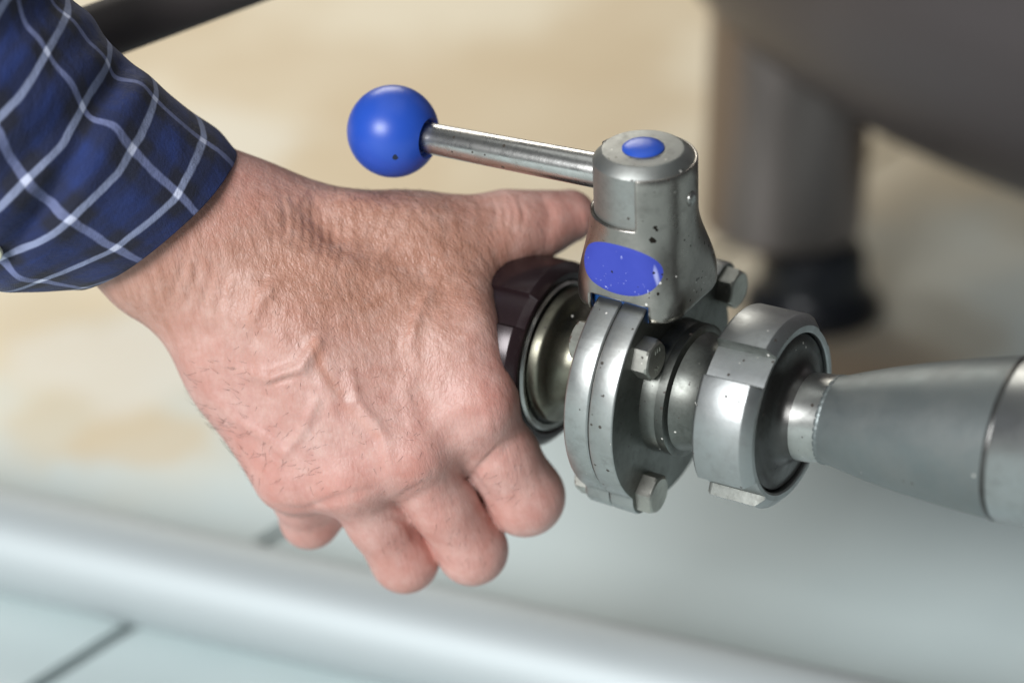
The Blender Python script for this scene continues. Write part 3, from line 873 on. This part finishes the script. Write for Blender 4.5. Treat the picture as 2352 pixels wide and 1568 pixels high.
SEC = [  # top, bottom of each cross-section (px), depth of its middle, bulge (px, px, mm)
    ((537, 343), (172, 657), 17, (74, 54, -29)),
    ((500, 300), (125, 664), 14, (72, 53, -31)),
    ((440, 254), (60, 666), 10, (67, 50, -32)),
    ((340, 172), (-60, 656), 4, (60, 44, -34)),
    ((250, 98), (-170, 620), -2, (54, 40, -36)),
    ((165, -15), (-280, 540), -8, (54, 40, -38)),
    ((70, -150), (-400, 430), -14, (54, 40, -40)),
    ((-120, -330), (-600, 250), -24, (54, 40, -42))]
NSEC = 90; NPH = 128
ts = np.linspace(0, len(SEC) - 1, NSEC)
def interp(fi):
    y = np.array([fi(q) for q in SEC], float)
    x = np.arange(len(SEC))
    out = []
    for t in ts:     # catmull-rom
        i = int(min(max(math.floor(t), 0), len(SEC) - 2)); u = t - i
        pa, pb, pc, pd = y[max(i - 1, 0)], y[i], y[i + 1], y[min(i + 2, len(SEC) - 1)]
        out.append(.5 * ((2 * pb) + (-pa + pc) * u + (2 * pa - 5 * pb + 4 * pc - pd) * u * u + (-pa + 3 * pb - 3 * pc + pd) * u ** 3))
    return np.array(out)
T_ = interp(lambda q: J(q[0][0], q[0][1], q[2])); B_ = interp(lambda q: J(q[1][0], q[1][1], q[2]))
G_ = interp(lambda q: np.array([q[3][0] * .1315, -q[3][1] * .1315, q[3][2]]))
M_ = (T_ + B_) / 2; A_ = (T_ - B_) / 2
ph = np.linspace(0, 2 * np.pi, NPH, endpoint=False)
Vs = M_[:, None] + A_[:, None] * np.cos(ph)[None, :, None] + G_[:, None] * np.sin(ph)[None, :, None]
# folds: the cloth bunches up the arm, flat at the cuff
tt = ts[:, None]; pp = ph[None, :]
nrm = A_[:, None] * np.cos(ph)[None, :, None] / np.linalg.norm(A_, axis=1)[:, None, None] ** 1 + G_[:, None] * np.sin(ph)[None, :, None] / np.linalg.norm(G_, axis=1)[:, None, None]
nrm /= np.linalg.norm(nrm, axis=2)[:, :, None]
am = np.clip((tt - 2.5) / 2.0, 0, 1) * .75 * (.35 + .65 * np.clip(np.sin(pp), 0, 1))
fold = am * (2.6 * np.sin(tt * 4.2 + 2.2 * np.cos(pp) + .7 * np.sin(2 * pp)) + 1.6 * np.sin(tt * 7.0 - 3 * pp + 1.0))
fold = fold - 3.2 * np.exp(-((tt - 3.25 - .35 * np.cos(pp)) / .22) ** 2) * np.clip(np.sin(pp), 0, 1) + 1.8 * np.exp(-((tt - 2.75 - .35 * np.cos(pp)) / .25) ** 2) * np.clip(np.sin(pp), 0, 1)
fold = fold + .35 * np.sin(3 * pp + tt * 2) + .25 * np.sin(7 * pp - tt * 3) * np.clip(1.2 - tt, 0, 1)
Vs = Vs + nrm * fold[:, :, None]
# cuff rim rolls in
Vs[0] -= nrm[0] * .9
Vw = to_world(Vs.reshape(-1, 3))
fs = []
for j in range(NSEC - 1):
    for i in range(NPH):
        i2 = (i + 1) % NPH
        fs.append((j * NPH + i, (j + 1) * NPH + i, (j + 1) * NPH + i2, j * NPH + i2))
me = bpy.data.meshes.new('shirt_sleeve'); me.from_pydata(Vw.tolist(), [], fs)
uvl = me.uv_layers.new(name='UVMap')
# lengths along and around the cloth, in metres
su_ = np.concatenate([[0], np.cumsum(np.linalg.norm(np.diff(Vs[0], axis=0), axis=1))]); su_ = np.append(su_, su_[-1] + np.linalg.norm(Vs[0][0] - Vs[0][-1])) / 1000
lv = np.concatenate([[0], np.cumsum(np.linalg.norm(np.diff(M_ + G_, axis=0), axis=1))]) / 1000
uvs = []
for p in me.polygons:
    idx = list(p.vertices)
    for vi in idx:
        j, i = divmod(vi, NPH)
        i_ = i
        if i == 0 and any(q % NPH == NPH - 1 for q in idx): i_ = NPH
        u_ = su_[i_]; v_ = lv[j]
        uvs += [u_ + .22 * v_ * min(max((u_ - .01) / .02, 0), 1), v_ - float(np.interp(u_, (0, .0132, .038, .058, .0738, .09), (.008, .004, 0, .003, .011, .018)))]
uvl.data.foreach_set('uv', uvs)
fixn(me)
sl = link('shirt_sleeve', me, M['shirt'], person, angle=0)
md = sl.modifiers.new('cloth', 'SOLIDIFY'); md.thickness = .0012; md.offset = -1
sl['label'] = 'navy sleeve with a pale blue and white check'
# button near the frame's left edge
s = NT('button_shell'); M['button'] = s.set(Base_Color=(.62, .62, .46), Roughness=.3)
jb_, ib_ = 20, 74
pj = min(range(NSEC * NPH), key=lambda q: (lambda d: abs(Vs.reshape(-1, 3)[q, 0] / (K * d * 1000) + 1176 + 14) + abs(-Vs.reshape(-1, 3)[q, 1] / (K * d * 1000) + 784 - 580) + (1e4 if math.sin(ph[q % NPH]) < 0 else 0))(D0 + Vs.reshape(-1, 3)[q, 2] / 1000))
bn = Vector((nrm.reshape(-1, 3)[pj] @ Rw).tolist())
bt = lathe('button', [(-.3, 2.9), (.9, 3.0), (1.3, 2.7), (1.1, 2.1), (.9, 0)], M['button'], sl, 32, 'Z')
bt.matrix_world = Matrix.Translation(Vector(Vw[pj].tolist())) @ bn.to_track_quat('Z', 'Y').to_matrix().to_4x4()
